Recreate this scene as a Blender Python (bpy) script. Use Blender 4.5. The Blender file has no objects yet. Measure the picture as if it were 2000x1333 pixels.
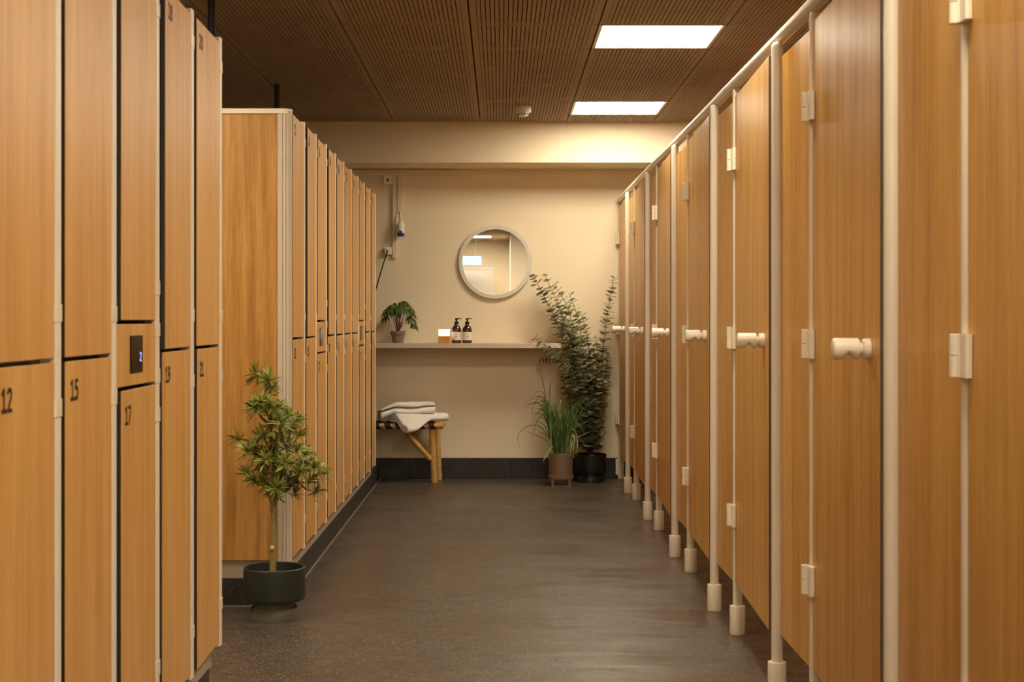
import bpy, math, random
from mathutils import Vector, Matrix, noise

# ------------------------------------------------------------------ camera, world, exposure
scene = bpy.context.scene
COL = scene.collection
FPX = 2876.0            # focal length in pixels of the 2000x1333 frame
HCAM = 1.152

cam_d = bpy.data.cameras.new('camera')
cam_d.sensor_fit = 'HORIZONTAL'
cam_d.sensor_width = 36.0
cam_d.lens = FPX / 2000.0 * 36.0
cam_d.shift_x = 22.0 / 2000.0
cam_d.shift_y = -41.5 / 2000.0
cam_d.clip_start = 0.05
cam_d.dof.use_dof = True
cam_d.dof.focus_distance = 7.6
cam_d.dof.aperture_fstop = 9.0
cam = bpy.data.objects.new('camera', cam_d)
cam.location = (0, 0, HCAM)
cam.rotation_euler = (math.radians(90), 0, 0)
COL.objects.link(cam)
scene.camera = cam

world = bpy.data.worlds.new('world')
world.use_nodes = True
world.node_tree.nodes['Background'].inputs[0].default_value = (0.02, 0.017, 0.013, 1)
world.node_tree.nodes['Background'].inputs[1].default_value = 1.0
scene.world = world

scene.view_settings.view_transform = 'Standard'
scene.view_settings.look = 'None'
scene.view_settings.gamma = 1.0
scene.view_settings.exposure = 0.0
scene.view_settings.use_curve_mapping = False

LIGHT_COL = (1.0, 0.90, 0.69)
LIGHT_E = 36.0
ENTRY_COL = (1.0, 0.90, 0.72)      # brighter lamps of the entrance behind the camera
ENTRY_E = 70.0

def P(px, py, d):
    """point at depth d seen at pixel (px, py) of the photograph"""
    return Vector(((px - 978.0) / FPX * d, d, HCAM - (py - 625.0) / FPX * d))

random.seed(7)
U = random.uniform

# ------------------------------------------------------------------ materials
def srgb(r, g, b):
    def f(c):
        c /= 255.0
        return c / 12.92 if c <= 0.04045 else ((c + 0.055) / 1.055) ** 2.4
    return (f(r), f(g), f(b), 1.0)

def mat(name, col, rough=0.5, metal=0.0, spec=0.5, noise_amt=0.0, noise_scale=20.0, bump=0.0, bump_scale=200.0,
        coat=0.0, emit=None, estr=0.0, trans=0.0):
    m = bpy.data.materials.new(name)
    m.use_nodes = True
    nt = m.node_tree
    b = nt.nodes['Principled BSDF']
    b.inputs['Base Color'].default_value = col
    b.inputs['Roughness'].default_value = rough
    b.inputs['Metallic'].default_value = metal
    b.inputs['Specular IOR Level'].default_value = spec
    b.inputs['Coat Weight'].default_value = coat
    b.inputs['Transmission Weight'].default_value = trans
    if emit:
        b.inputs['Emission Color'].default_value = emit
        b.inputs['Emission Strength'].default_value = estr
    if noise_amt > 0:
        g = nt.nodes.new('ShaderNodeNewGeometry')
        n = nt.nodes.new('ShaderNodeTexNoise'); n.inputs['Scale'].default_value = noise_scale
        n.inputs['Detail'].default_value = 4
        nt.links.new(g.outputs['Position'], n.inputs['Vector'])
        r = nt.nodes.new('ShaderNodeValToRGB')
        r.color_ramp.elements[0].position = 0.3; r.color_ramp.elements[1].position = 0.7
        r.color_ramp.elements[0].color = tuple(c * (1 - noise_amt) for c in col[:3]) + (1,)
        r.color_ramp.elements[1].color = tuple(min(1, c * (1 + noise_amt)) for c in col[:3]) + (1,)
        nt.links.new(n.outputs['Fac'], r.inputs['Fac'])
        nt.links.new(r.outputs['Color'], b.inputs['Base Color'])
    if bump > 0:
        g = nt.nodes.new('ShaderNodeNewGeometry')
        n = nt.nodes.new('ShaderNodeTexNoise'); n.inputs['Scale'].default_value = bump_scale
        nt.links.new(g.outputs['Position'], n.inputs['Vector'])
        bp = nt.nodes.new('ShaderNodeBump'); bp.inputs['Strength'].default_value = bump
        bp.inputs['Distance'].default_value = 0.004
        nt.links.new(n.outputs['Fac'], bp.inputs['Height'])
        nt.links.new(bp.outputs['Normal'], b.inputs['Normal'])
    return m

def wood(name, dark, mid, light, rough=0.42, cath=0.0, spec=0.4):
    """vertical-grain oak laminate; grain follows world position so every board differs"""
    m = bpy.data.materials.new(name)
    m.use_nodes = True
    nt = m.node_tree; L = nt.links
    b = nt.nodes['Principled BSDF']
    b.inputs['Roughness'].default_value = rough
    b.inputs['Specular IOR Level'].default_value = spec
    g = nt.nodes.new('ShaderNodeNewGeometry')
    oi = nt.nodes.new('ShaderNodeObjectInfo')
    off = nt.nodes.new('ShaderNodeVectorMath'); off.operation = 'SCALE'
    comb = nt.nodes.new('ShaderNodeCombineXYZ')
    mul = nt.nodes.new('ShaderNodeMath'); mul.operation = 'MULTIPLY'; mul.inputs[1].default_value = 17.0
    L.new(oi.outputs['Random'], mul.inputs[0])
    for k in range(3): L.new(mul.outputs[0], comb.inputs[k])
    add = nt.nodes.new('ShaderNodeVectorMath'); add.operation = 'ADD'
    L.new(g.outputs['Position'], add.inputs[0]); L.new(comb.outputs[0], add.inputs[1])
    def streak(sx, sz, scale, detail, dist=0.0):
        mp = nt.nodes.new('ShaderNodeMapping'); mp.inputs['Scale'].default_value = (sx, sx, sz)
        L.new(add.outputs[0], mp.inputs['Vector'])
        n = nt.nodes.new('ShaderNodeTexNoise'); n.inputs['Scale'].default_value = scale
        n.inputs['Detail'].default_value = detail; n.inputs['Distortion'].default_value = dist
        L.new(mp.outputs[0], n.inputs['Vector'])
        return n.outputs['Fac']
    a = streak(1.0, 0.05, 22.0, 3)         # broad bands
    f = streak(1.0, 0.03, 130.0, 4)        # fine fibre
    p = streak(1.0, 0.045, 420.0, 2)       # pores
    def mix(x, y, wy):
        q = nt.nodes.new('ShaderNodeMix'); q.data_type = 'FLOAT'; q.inputs['Factor'].default_value = wy
        L.new(x, q.inputs['A']); L.new(y, q.inputs['B'])
        return q.outputs['Result']
    v = mix(mix(a, f, 0.42), p, 0.22)
    if cath > 0:
        mp = nt.nodes.new('ShaderNodeMapping'); mp.inputs['Scale'].default_value = (1.0, 1.0, 0.10)
        L.new(add.outputs[0], mp.inputs['Vector'])
        w = nt.nodes.new('ShaderNodeTexWave'); w.wave_type = 'RINGS'; w.rings_direction = 'SPHERICAL'
        w.inputs['Scale'].default_value = 16.0; w.inputs['Distortion'].default_value = 5.0
        w.inputs['Detail'].default_value = 3.0; w.inputs['Detail Scale'].default_value = 1.6
        L.new(mp.outputs[0], w.inputs['Vector'])
        v = mix(v, w.outputs['Fac'], cath)
    r = nt.nodes.new('ShaderNodeValToRGB')
    e = r.color_ramp.elements
    e[0].position = 0.37; e[0].color = dark
    e[1].position = 0.62; e[1].color = light
    c = e.new(0.50); c.color = mid
    L.new(v, r.inputs['Fac'])
    L.new(r.outputs['Color'], b.inputs['Base Color'])
    bp = nt.nodes.new('ShaderNodeBump'); bp.inputs['Strength'].default_value = 0.12; bp.inputs['Distance'].default_value = 0.001
    L.new(p, bp.inputs['Height']); L.new(bp.outputs['Normal'], b.inputs['Normal'])
    return m

def floor_material(name, base, speck, rough, scale=260.0, wet=0.0):
    m = bpy.data.materials.new(name)
    m.use_nodes = True
    nt = m.node_tree; L = nt.links
    b = nt.nodes['Principled BSDF']
    g = nt.nodes.new('ShaderNodeNewGeometry')
    v = nt.nodes.new('ShaderNodeTexVoronoi'); v.inputs['Scale'].default_value = scale
    L.new(g.outputs['Position'], v.inputs['Vector'])
    sep = nt.nodes.new('ShaderNodeSeparateColor')
    L.new(v.outputs['Color'], sep.inputs['Color'])
    r = nt.nodes.new('ShaderNodeValToRGB')
    e = r.color_ramp.elements
    e[0].position = 0.0; e[0].color = tuple(c * 0.55 for c in base[:3]) + (1,)
    e[1].position = 1.0; e[1].color = speck
    k = e.new(0.5); k.color = base
    k = e.new(0.88); k.color = tuple(c * 1.5 for c in base[:3]) + (1,)
    L.new(sep.outputs[0], r.inputs['Fac'])
    L.new(r.outputs['Color'], b.inputs['Base Color'])
    n = nt.nodes.new('ShaderNodeTexNoise'); n.inputs['Scale'].default_value = 1.0; n.inputs['Detail'].default_value = 5
    n.inputs['Roughness'].default_value = 0.55; n.inputs['Distortion'].default_value = 0.6
    mp = nt.nodes.new('ShaderNodeMapping'); mp.inputs['Scale'].default_value = (1.9, 2.6, 1.0)
    L.new(g.outputs['Position'], mp.inputs['Vector']); L.new(mp.outputs[0], n.inputs['Vector'])
    mr = nt.nodes.new('ShaderNodeMapRange')
    mr.inputs['From Min'].default_value = 0.36; mr.inputs['From Max'].default_value = 0.64
    mr.inputs['To Min'].default_value = rough - wet; mr.inputs['To Max'].default_value = rough + wet
    L.new(n.outputs['Fac'], mr.inputs['Value']); L.new(mr.outputs[0], b.inputs['Roughness'])
    b.inputs['Specular IOR Level'].default_value = 0.5
    n2 = nt.nodes.new('ShaderNodeTexNoise'); n2.inputs['Scale'].default_value = 1.0; n2.inputs['Detail'].default_value = 3
    mp2 = nt.nodes.new('ShaderNodeMapping'); mp2.inputs['Scale'].default_value = (1.5, 3.4, 1.0)
    L.new(g.outputs['Position'], mp2.inputs['Vector']); L.new(mp2.outputs[0], n2.inputs['Vector'])
    b0 = nt.nodes.new('ShaderNodeBump'); b0.inputs['Strength'].default_value = min(1.0, wet * 8); b0.inputs['Distance'].default_value = 0.021
    L.new(n2.outputs['Fac'], b0.inputs['Height'])
    bp = nt.nodes.new('ShaderNodeBump'); bp.inputs['Strength'].default_value = 0.7; bp.inputs['Distance'].default_value = 0.0028
    L.new(b0.outputs['Normal'], bp.inputs['Normal'])
    L.new(sep.outputs[1], bp.inputs['Height'])
    L.new(bp.outputs['Normal'], b.inputs['Normal'])
    return m

def leaf_mat(name, c1, c2, rough=0.45, scale=18.0, transl=0.25):
    m = bpy.data.materials.new(name)
    m.use_nodes = True
    nt = m.node_tree; L = nt.links
    b = nt.nodes['Principled BSDF']; b.inputs['Roughness'].default_value = rough
    g = nt.nodes.new('ShaderNodeNewGeometry')
    n = nt.nodes.new('ShaderNodeTexNoise'); n.inputs['Scale'].default_value = scale
    L.new(g.outputs['Position'], n.inputs['Vector'])
    add = nt.nodes.new('ShaderNodeMath'); add.operation = 'ADD'
    sc = nt.nodes.new('ShaderNodeMath'); sc.operation = 'MULTIPLY'; sc.inputs[1].default_value = 0.5
    L.new(g.outputs['Random Per Island'], sc.inputs[0])
    L.new(n.outputs['Fac'], add.inputs[0]); L.new(sc.outputs[0], add.inputs[1])
    r = nt.nodes.new('ShaderNodeValToRGB')
    r.color_ramp.elements[0].position = 0.45; r.color_ramp.elements[0].color = c1
    r.color_ramp.elements[1].position = 1.0; r.color_ramp.elements[1].color = c2
    L.new(add.outputs[0], r.inputs['Fac'])
    L.new(r.outputs['Color'], b.inputs['Base Color'])
    t = nt.nodes.new('ShaderNodeBsdfTranslucent'); L.new(r.outputs['Color'], t.inputs['Color'])
    mx = nt.nodes.new('ShaderNodeMixShader'); mx.inputs[0].default_value = transl
    out = nt.nodes['Material Output']
    L.new(b.outputs[0], mx.inputs[1]); L.new(t.outputs[0], mx.inputs[2]); L.new(mx.outputs[0], out.inputs['Surface'])
    return m

M = {}
M['locker_wood'] = wood('locker_oak', srgb(198, 142, 74), srgb(212, 159, 88), srgb(222, 172, 104))
M['panel_wood'] = wood('end_panel_oak', srgb(164, 112, 52), srgb(186, 134, 68), srgb(202, 152, 86), cath=0.10)
M['cabin_wood'] = wood('cabin_oak', srgb(184, 128, 56), srgb(210, 156, 76), srgb(224, 176, 98), rough=0.38)
M['dark_core'] = mat('dark_laminate_core', srgb(38, 28, 20), 0.5)
M['cabin_edge'] = mat('cabin_panel_edge', srgb(105, 84, 66), 0.5)
M['carcass'] = mat('locker_carcass', srgb(120, 105, 90), 0.6)
M['beige_metal'] = mat('beige_lacquered_profile', srgb(236, 222, 202), 0.4, noise_amt=0.02)
M['corner'] = mat('grey_beige_profile', srgb(206, 188, 168), 0.45, noise_amt=0.02)
M['plinth'] = mat('grey_plinth', srgb(172, 155, 135), 0.5)
M['cream'] = mat('cream_plastic', srgb(236, 222, 200), 0.3)
M['tube'] = mat('beige_tube', srgb(220, 206, 186), 0.32)
M['wall'] = mat('wall_paint', srgb(238, 221, 192), 0.75, spec=0.25, noise_amt=0.02, noise_scale=2.0, bump=0.05, bump_scale=140)
M['trunking'] = mat('painted_trunking', srgb(230, 212, 184), 0.6, spec=0.3)
M['white_plastic'] = mat('white_plastic', srgb(236, 230, 218), 0.35)
M['blue'] = mat('blue_plastic', srgb(25, 55, 120), 0.35)
M['black'] = mat('black_plastic', srgb(14, 12, 11), 0.4)
M['ceil'] = mat('ceiling_tile', srgb(166, 145, 120), 0.8, spec=0.15, noise_amt=0.05, noise_scale=6)
M['ceil_void'] = mat('ceiling_void', srgb(84, 70, 58), 0.9, spec=0.05)
M['floor'] = floor_material('speckled_vinyl_floor', srgb(74, 63, 54), srgb(156, 140, 122), 0.38, 230.0, 0.09)
M['skirt'] = floor_material('dark_stone_skirting', srgb(46, 41, 38), srgb(96, 88, 80), 0.5, 300.0, 0.03)
M['grout'] = mat('pale_joint', srgb(128, 118, 106), 0.7)
M['grout_dark'] = mat('dark_joint', srgb(30, 27, 25), 0.8)
M['diffuser'] = mat('lamp_diffuser', (1, 1, 1, 1), 0.5, emit=LIGHT_COL + (1,), estr=LIGHT_E)
M['entry_diffuser'] = mat('entrance_lamp_diffuser', (1, 1, 1, 1), 0.5, emit=ENTRY_COL + (1,), estr=ENTRY_E)
M['lamp_frame'] = mat('lamp_frame', srgb(200, 190, 172), 0.4)
M['shelf'] = mat('shelf_laminate', srgb(205, 184, 164), 0.5, noise_amt=0.02)
M['mirror'] = mat('mirror_glass', (0.92, 0.92, 0.92, 1), 0.0, metal=1.0)
M['frost'] = mat('frosted_ring', srgb(214, 208, 194), 0.35, spec=0.6)
M['green_pot'] = mat('dark_green_ceramic', srgb(42, 46, 37), 0.5, noise_amt=0.10, noise_scale=25)
M['green_saucer'] = mat('olive_ceramic', srgb(88, 84, 66), 0.5, noise_amt=0.05)
M['black_pot'] = mat('black_ceramic', srgb(24, 22, 21), 0.45)
M['taupe_pot'] = mat('taupe_metal', srgb(122, 100, 78), 0.45)
M['soil'] = mat('soil', srgb(36, 27, 20), 0.95, noise_amt=0.3, noise_scale=120, bump=0.6, bump_scale=90)
M['clay'] = mat('weathered_clay', srgb(134, 116, 102), 0.8, noise_amt=0.18, noise_scale=45)
M['bark'] = mat('tan_bark', srgb(146, 122, 66), 0.75, noise_amt=0.15, noise_scale=60, bump=0.3, bump_scale=120)
M['knot'] = mat('pale_pruned_knot', srgb(196, 176, 128), 0.7)
M['twig'] = mat('brown_twig', srgb(96, 74, 50), 0.7)
M['green_stem'] = mat('green_stem', srgb(82, 88, 50), 0.6)
M['pod_leaf'] = leaf_mat('yew_plum_leaf', srgb(74, 88, 32), srgb(176, 178, 84), 0.36)
M['finger_leaf'] = leaf_mat('finger_leaf', srgb(58, 82, 32), srgb(112, 130, 62), 0.42)
M['euca_leaf'] = leaf_mat('silver_round_leaf', srgb(68, 80, 50), srgb(206, 208, 168), 0.5)
M['grass_leaf'] = leaf_mat('grass_blade', srgb(46, 84, 34), srgb(108, 134, 66), 0.4)
M['pale_leaf'] = leaf_mat('pale_grass_blade', srgb(120, 136, 84), srgb(176, 180, 128), 0.5)
M['amber'] = mat('amber_glass', srgb(64, 24, 10), 0.08, spec=0.8, coat=0.5)
M['label'] = mat('cream_label', srgb(238, 224, 200), 0.6)
M['print'] = mat('grey_print', srgb(170, 160, 145), 0.6)
M['white_gloss'] = mat('frosted_white_glass', srgb(252, 250, 246), 0.3, emit=(1.0, 0.95, 0.86, 1), estr=0.75)
M['gold_wood'] = wood('golden_wood', srgb(176, 110, 36), srgb(206, 140, 52), srgb(226, 164, 70))
M['towel'] = mat('white_terry', srgb(252, 248, 242), 0.95, spec=0.1, bump=0.7, bump_scale=420)
M['bamboo'] = mat('bamboo', srgb(205, 160, 92), 0.45, noise_amt=0.16, noise_scale=30)
M['strap'] = mat('black_strap', srgb(24, 20, 20), 0.6)
M['number'] = mat('dark_brown_print', srgb(52, 34, 22), 0.5)
M['screen'] = mat('black_glass', srgb(14, 12, 11), 0.15, spec=0.25)
M['blue_led'] = mat('blue_led', (0.05, 0.08, 0.4, 1), 0.5, emit=(0.28, 0.32, 1.0, 1), estr=2.6)
M['door_white'] = mat('white_door', srgb(245, 240, 230), 0.5)
M['exit_glow'] = mat('exit_sign_face', (0.08, 0.3, 0.36, 1), 0.6, emit=(0.5, 0.86, 0.97, 1), estr=0.7)
M['black_rod'] = mat('black_rod', srgb(22, 17, 14), 0.5)

# ------------------------------------------------------------------ mesh builder
class MB:
    def __init__(s):
        s.v = []; s.f = []; s.mi = []; s.sm = []
    def quad(s, idx, mi=0, sm=False):
        s.f.append(idx); s.mi.append(mi); s.sm.append(sm)
    def box(s, x0, x1, y0, y1, z0, z1, mi=0, side_mi=None, face_axis=None):
        b = len(s.v)
        for z in (z0, z1):
            s.v += [(x0, y0, z), (x1, y0, z), (x1, y1, z), (x0, y1, z)]
        F = [((0, 3, 2, 1), 'z'), ((4, 5, 6, 7), 'z'), ((0, 1, 5, 4), 'y'), ((2, 3, 7, 6), 'y'), ((1, 2, 6, 5), 'x'), ((3, 0, 4, 7), 'x')]
        for q, ax in F:
            k = mi
            if side_mi is not None and ax != face_axis: k = side_mi
            s.quad(tuple(b + i for i in q), k)
        return s
    def prism(s, poly, z0, z1, mi=0, sm=False, caps=True):
        """poly: list of (x, y) counter-clockwise, extruded in z"""
        b = len(s.v); n = len(poly)
        s.v += [(x, y, z0) for x, y in poly] + [(x, y, z1) for x, y in poly]
        for i in range(n):
            j = (i + 1) % n
            s.quad((b + i, b + j, b + n + j, b + n + i), mi, sm)
        if caps:
            s.quad(tuple(b + i for i in reversed(range(n))), mi)
            s.quad(tuple(b + n + i for i in range(n)), mi)
        return s
    def rbox(s, x0, x1, y0, y1, z0, z1, r, mi=0, seg=3):
        """box with rounded vertical edges"""
        poly = []
        for cx, cy, a0 in ((x1 - r, y1 - r, 0), (x0 + r, y1 - r, 90), (x0 + r, y0 + r, 180), (x1 - r, y0 + r, 270)):
            for k in range(seg + 1):
                a = math.radians(a0 + 90 * k / seg)
                poly.append((cx + r * math.cos(a), cy + r * math.sin(a)))
        k0 = len(s.f)
        s.prism(poly, z0, z1, mi, True)
        n = len(poly)
        for i in range(n):
            if i % (seg + 1) == seg: s.sm[k0 + i] = False
        return s
    def lathe(s, prof, c=(0, 0, 0), n=32, mi=0, axis='z', sm=True, cap0=True, cap1=True, mis=None):
        """prof: list of (r, h); rotation about an axis through c"""
        b = len(s.v)
        for r, h in prof:
            for k in range(n):
                a = 2 * math.pi * k / n
                p, q = r * math.cos(a), r * math.sin(a)
                if axis == 'z': s.v.append((c[0] + p, c[1] + q, c[2] + h))
                elif axis == 'x': s.v.append((c[0] + h, c[1] + p, c[2] + q))
                else: s.v.append((c[0] + q, c[1] + h, c[2] + p))
        for i in range(len(prof) - 1):
            for k in range(n):
                k2 = (k + 1) % n
                s.quad((b + i * n + k, b + i * n + k2, b + (i + 1) * n + k2, b + (i + 1) * n + k), mis[i] if mis else mi, sm)
        if cap0: s.quad(tuple(b + k for k in reversed(range(n))), mis[0] if mis else mi)
        if cap1: s.quad(tuple(b + (len(prof) - 1) * n + k for k in range(n)), mis[-1] if mis else mi)
        return s
    def tube(s, pts, rad, n=10, mi=0, sm=True, caps=True, flat=1.0):
        """swept tube through pts with radius (number or list)"""
        pts = [Vector(p) for p in pts]
        m = len(pts)
        if not isinstance(rad, (list, tuple)): rad = [rad] * m
        b = len(s.v)
        t0 = (pts[1] - pts[0]).normalized()
        up = Vector((0, 0, 1)) if abs(t0.z) < 0.9 else Vector((0, 1, 0))
        u = t0.cross(up).normalized()
        for i in range(m):
            if i == 0: t = pts[1] - pts[0]
            elif i == m - 1: t = pts[-1] - pts[-2]
            else: t = pts[i + 1] - pts[i - 1]
            t.normalize()
            u = (u - t * u.dot(t)).normalized()
            w = t.cross(u)
            for k in range(n):
                a = 2 * math.pi * k / n
                s.v.append(tuple(pts[i] + u * (rad[i] * math.cos(a)) + w * (rad[i] * flat * math.sin(a))))
        for i in range(m - 1):
            for k in range(n):
                k2 = (k + 1) % n
                s.quad((b + i * n + k, b + i * n + k2, b + (i + 1) * n + k2, b + (i + 1) * n + k), mi, sm)
        if caps:
            s.quad(tuple(b + k for k in reversed(range(n))), mi)
            s.quad(tuple(b + (m - 1) * n + k for k in range(n)), mi)
        return s
    def leaf(s, base, d, nrm, L, W, curl=0.0, fold=0.15, seg=5, shape='lance', mi=0):
        """a leaf blade: base point, direction, face normal, length, width; curl bends it downwards"""
        d = Vector(d).normalized(); nrm = Vector(nrm)
        nrm = (nrm - d * nrm.dot(d)); 
        if nrm.length < 1e-4: nrm = d.orthogonal()
        nrm.normalize()
        side = d.cross(nrm).normalized()
        b = len(s.v)
        p = Vector(base); ang = 0.0; step = L / seg
        for i in range(seg + 1):
            t = i / seg
            if shape == 'lance': w = W * (math.sin(math.pi * min(1, 0.06 + 0.94 * t)) ** 0.7) if t < 1 else 0.0
            elif shape == 'blade': w = W * (1 - t ** 2.2) * (0.6 + 0.4 * min(1, t * 6))
            else: w = W * math.sqrt(max(0.0, 1 - (2 * t - 1) ** 2)) * (0.92 + 0.16 * (1 - t))   # round
            w = max(w, W * 0.04)
            dd = d * math.cos(ang) - nrm * math.sin(ang)
            nn = nrm * math.cos(ang) + d * math.sin(ang)
            s.v += [tuple(p - side * w * 0.5 + nn * fold * w), tuple(p), tuple(p + side * w * 0.5 + nn * fold * w)]
            p = p + dd * step
            ang += curl / seg
        for i in range(seg):
            q = b + i * 3
            s.quad((q, q + 1, q + 4, q + 3), mi, True)
            s.quad((q + 1, q + 2, q + 5, q + 4), mi, True)
        return s
    def build(s, name, mats, parent=None, loc=None, xf=None):
        me = bpy.data.meshes.new(name)
        vs = s.v if xf is None else [tuple(xf(Vector(v))) for v in s.v]
        me.from_pydata(vs, [], s.f)
        if not isinstance(mats, (list, tuple)): mats = [mats]
        for m_ in mats: me.materials.append(m_)
        me.polygons.foreach_set('material_index', s.mi)
        me.polygons.foreach_set('use_smooth', s.sm)
        me.update()
        if any(s.sm): me.set_sharp_from_angle(angle=math.radians(38))
        o = bpy.data.objects.new(name, me)
        COL.objects.link(o)
        if loc is not None: o.location = loc
        if parent is not None: o.parent = parent
        return o

def tag(o, label=None, cat=None, group=None, kind=None):
    if label: o['label'] = label
    if cat: o['category'] = cat
    if group: o['group'] = group
    if kind: o['kind'] = kind
    return o

def thing(name, loc, label, cat, group=None):
    o = bpy.data.objects.new(name, None)
    o.empty_display_size = 0.05
    o.location = loc
    COL.objects.link(o)
    return tag(o, label, cat, group)

def bevel(o, w, seg=2, ang=40):
    m = o.modifiers.new('bevel', 'BEVEL'); m.width = w; m.segments = seg
    m.limit_method = 'ANGLE'; m.angle_limit = math.radians(ang)
    return o

def copy_tree(o, parent=None):
    c = o.copy(); COL.objects.link(c); c.parent = parent
    for ch in list(o.children): copy_tree(ch, c)
    return c

def _ell(cx, cy, rx, ry, n=18):
    return [(cx + rx * math.sin(2 * math.pi * k / n), cy + ry * math.cos(2 * math.pi * k / n)) for k in range(n + 1)]
_six = [(.46, .91), (.27, .87), (.14, .68), (.08, .38), (.15, .13), (.30, .06), (.44, .13), (.50, .32), (.43, .51), (.27, .57), (.10, .44)]
STROKES = {
    '0': [_ell(.29, .5, .22, .43)],
    '1': [[(.09, .79), (.32, .95), (.32, .06)], [(.07, .07), (.56, .07)]],
    '2': [[(.08, .80), (.17, .91), (.30, .94), (.43, .88), (.48, .73), (.42, .57), (.27, .36), (.08, .07), (.53, .07)]],
    '3': [[(.09, .87), (.27, .94), (.43, .87), (.45, .68), (.24, .53), (.45, .43), (.49, .24), (.35, .08), (.07, .10)]],
    '4': [[(.42, .04), (.42, .94), (.05, .30), (.56, .30)]],
    '5': [[(.48, .93), (.15, .93), (.13, .57), (.30, .60), (.45, .51), (.49, .32), (.41, .12), (.24, .06), (.07, .11)]],
    '6': [_six],
    '7': [[(.06, .93), (.53, .93), (.22, .04)]],
    '8': [_ell(.29, .73, .19, .20), _ell(.29, .28, .22, .22)],
    '9': [[(.58 - a, 1 - b) for a, b in _six]],
}
def digits(text, h, sw=.185, wide=1.12):
    """flat printed numerals, drawn as strokes in the x-y plane"""
    mb = MB(); x0 = 0.0
    for ch in text:
        for path in STROKES[ch]:
            for i in range(len(path) - 1):
                a = Vector((path[i][0] * wide + x0, path[i][1])); b = Vector((path[i + 1][0] * wide + x0, path[i + 1][1]))
                dv = (b - a).normalized() * sw * .5; nv = Vector((-dv.y, dv.x))
                a2 = a - dv * .7; b2 = b + dv * .7
                k = len(mb.v)
                for q in (a2 - nv, b2 - nv, b2 + nv, a2 + nv): mb.v.append((q.x * h, q.y * h, 0))
                mb.quad((k, k + 1, k + 2, k + 3))
        x0 += .66 * wide
    return mb

# ------------------------------------------------------------------ setting
XL, XR = -3.20, 2.35
YB, YF = 10.69, -4.65
ZC = 2.529
YS = 10.24               # face of the dropped beam in front of the back wall
ZS = 2.245

mb = MB(); mb.box(XL - .1, XR + .1, YF - .1, YB + .1, -0.1, 0.0)
tag(mb.build('floor', M['floor']), 'dark grey speckled vinyl floor', kind='structure')
mb = MB(); mb.box(XL - .1, XR + .1, YB, YB + .1, 0.0, ZC + .1)
tag(mb.build('wall_back', M['wall']), kind='structure')
mb = MB(); mb.box(XL - .1, XL, YF, YB, 0.0, ZC + .1)
tag(mb.build('wall_left', M['wall']), kind='structure')
mb = MB(); mb.box(XR, XR + .1, YF, YB, 0.0, ZC + .1)
tag(mb.build('wall_right', M['wall']), kind='structure')
mb = MB(); mb.box(XL - .1, XR + .1, YF - .1, YF, 0.0, ZC + .1)
tag(mb.build('wall_front', M['wall']), kind='structure')
mb = MB(); mb.box(0.155, XR, YF, -1.8, 0.0, ZC + .02)
tag(mb.build('wall_corner', M['wall']), kind='structure')
mb = MB(); mb.box(XL, XR, YS, YB, ZS, ZC + .1)
tag(bevel(mb.build('trim_1', M['wall']), 0.004), kind='structure')

# ceiling: slotted square tiles, real slots over a dark void
mb = MB()
mb.box(XL - .1, XR + .1, YF - .1, YB + .1, ZC + .040, ZC + .1, 1)
XG = [-0.1425 + 0.6 * k for k in range(-6, 6)]
YG = [9.868 - 0.602 * k for k in range(0, 25)]
LAMPS = [(0.4575, 9.266, 'far'), (0.4575, 6.858, 'near'), (0.4575, 4.450, 'o1'), (0.4575, 2.042, 'o2'), (-0.7425, -3.376, 'o3'), (-0.7425, -0.968, 'fill_locker'), (0.4575, -0.366, 'fill_cabin'), (-1.9425, 4.450, 'fill_gap')]
lamp_cells = {(round(x, 2), round(y, 2)) for x, y, _ in LAMPS}
def ceil_tile(x0, x1, y0, y1):
    g = 0.0035
    x0 += g; x1 -= g; y0 += g; y1 -= g
    x0 = max(x0, XL); x1 = min(x1, XR); y0 = max(y0, YF)
    if x1 - x0 < 0.08 or y1 - y0 < 0.05: return
    zt = ZC + .010
    bd = 0.030; be = 0.016
    mb.box(x0, x0 + bd, y0, y1, ZC, zt); mb.box(x1 - bd, x1, y0, y1, ZC, zt)
    mb.box(x0 + bd, x1 - bd, y0, y0 + be, ZC, zt); mb.box(x0 + bd, x1 - bd, y1 - be, y1, ZC, zt)
    mb.box(x0 + bd, x1 - bd, y0 + be, y1 - be, zt - .004, zt, 1)
    n = max(1, int((x1 - x0 - 2 * bd) / 0.0202))
    p = (x1 - x0 - 2 * bd) / n
    for i in range(n):
        a = x0 + bd + i * p
        mb.box(a + 0.0021, a + p - 0.0021, y0 + be, y1 - be, ZC, zt)
for x in XG:
    ceil_tile(x, x + 0.6, YG[0], YS - .010)
    for y in YG:
        y1 = y; y0 = y - 0.602
        if (round(x, 2), round(y0, 2)) in lamp_cells: continue
        ceil_tile(x, x + 0.6, y0, y1)
tag(mb.build('ceiling', [M['ceil'], M['ceil_void']]), 'dark brown slotted square ceiling tiles', kind='structure')

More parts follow.
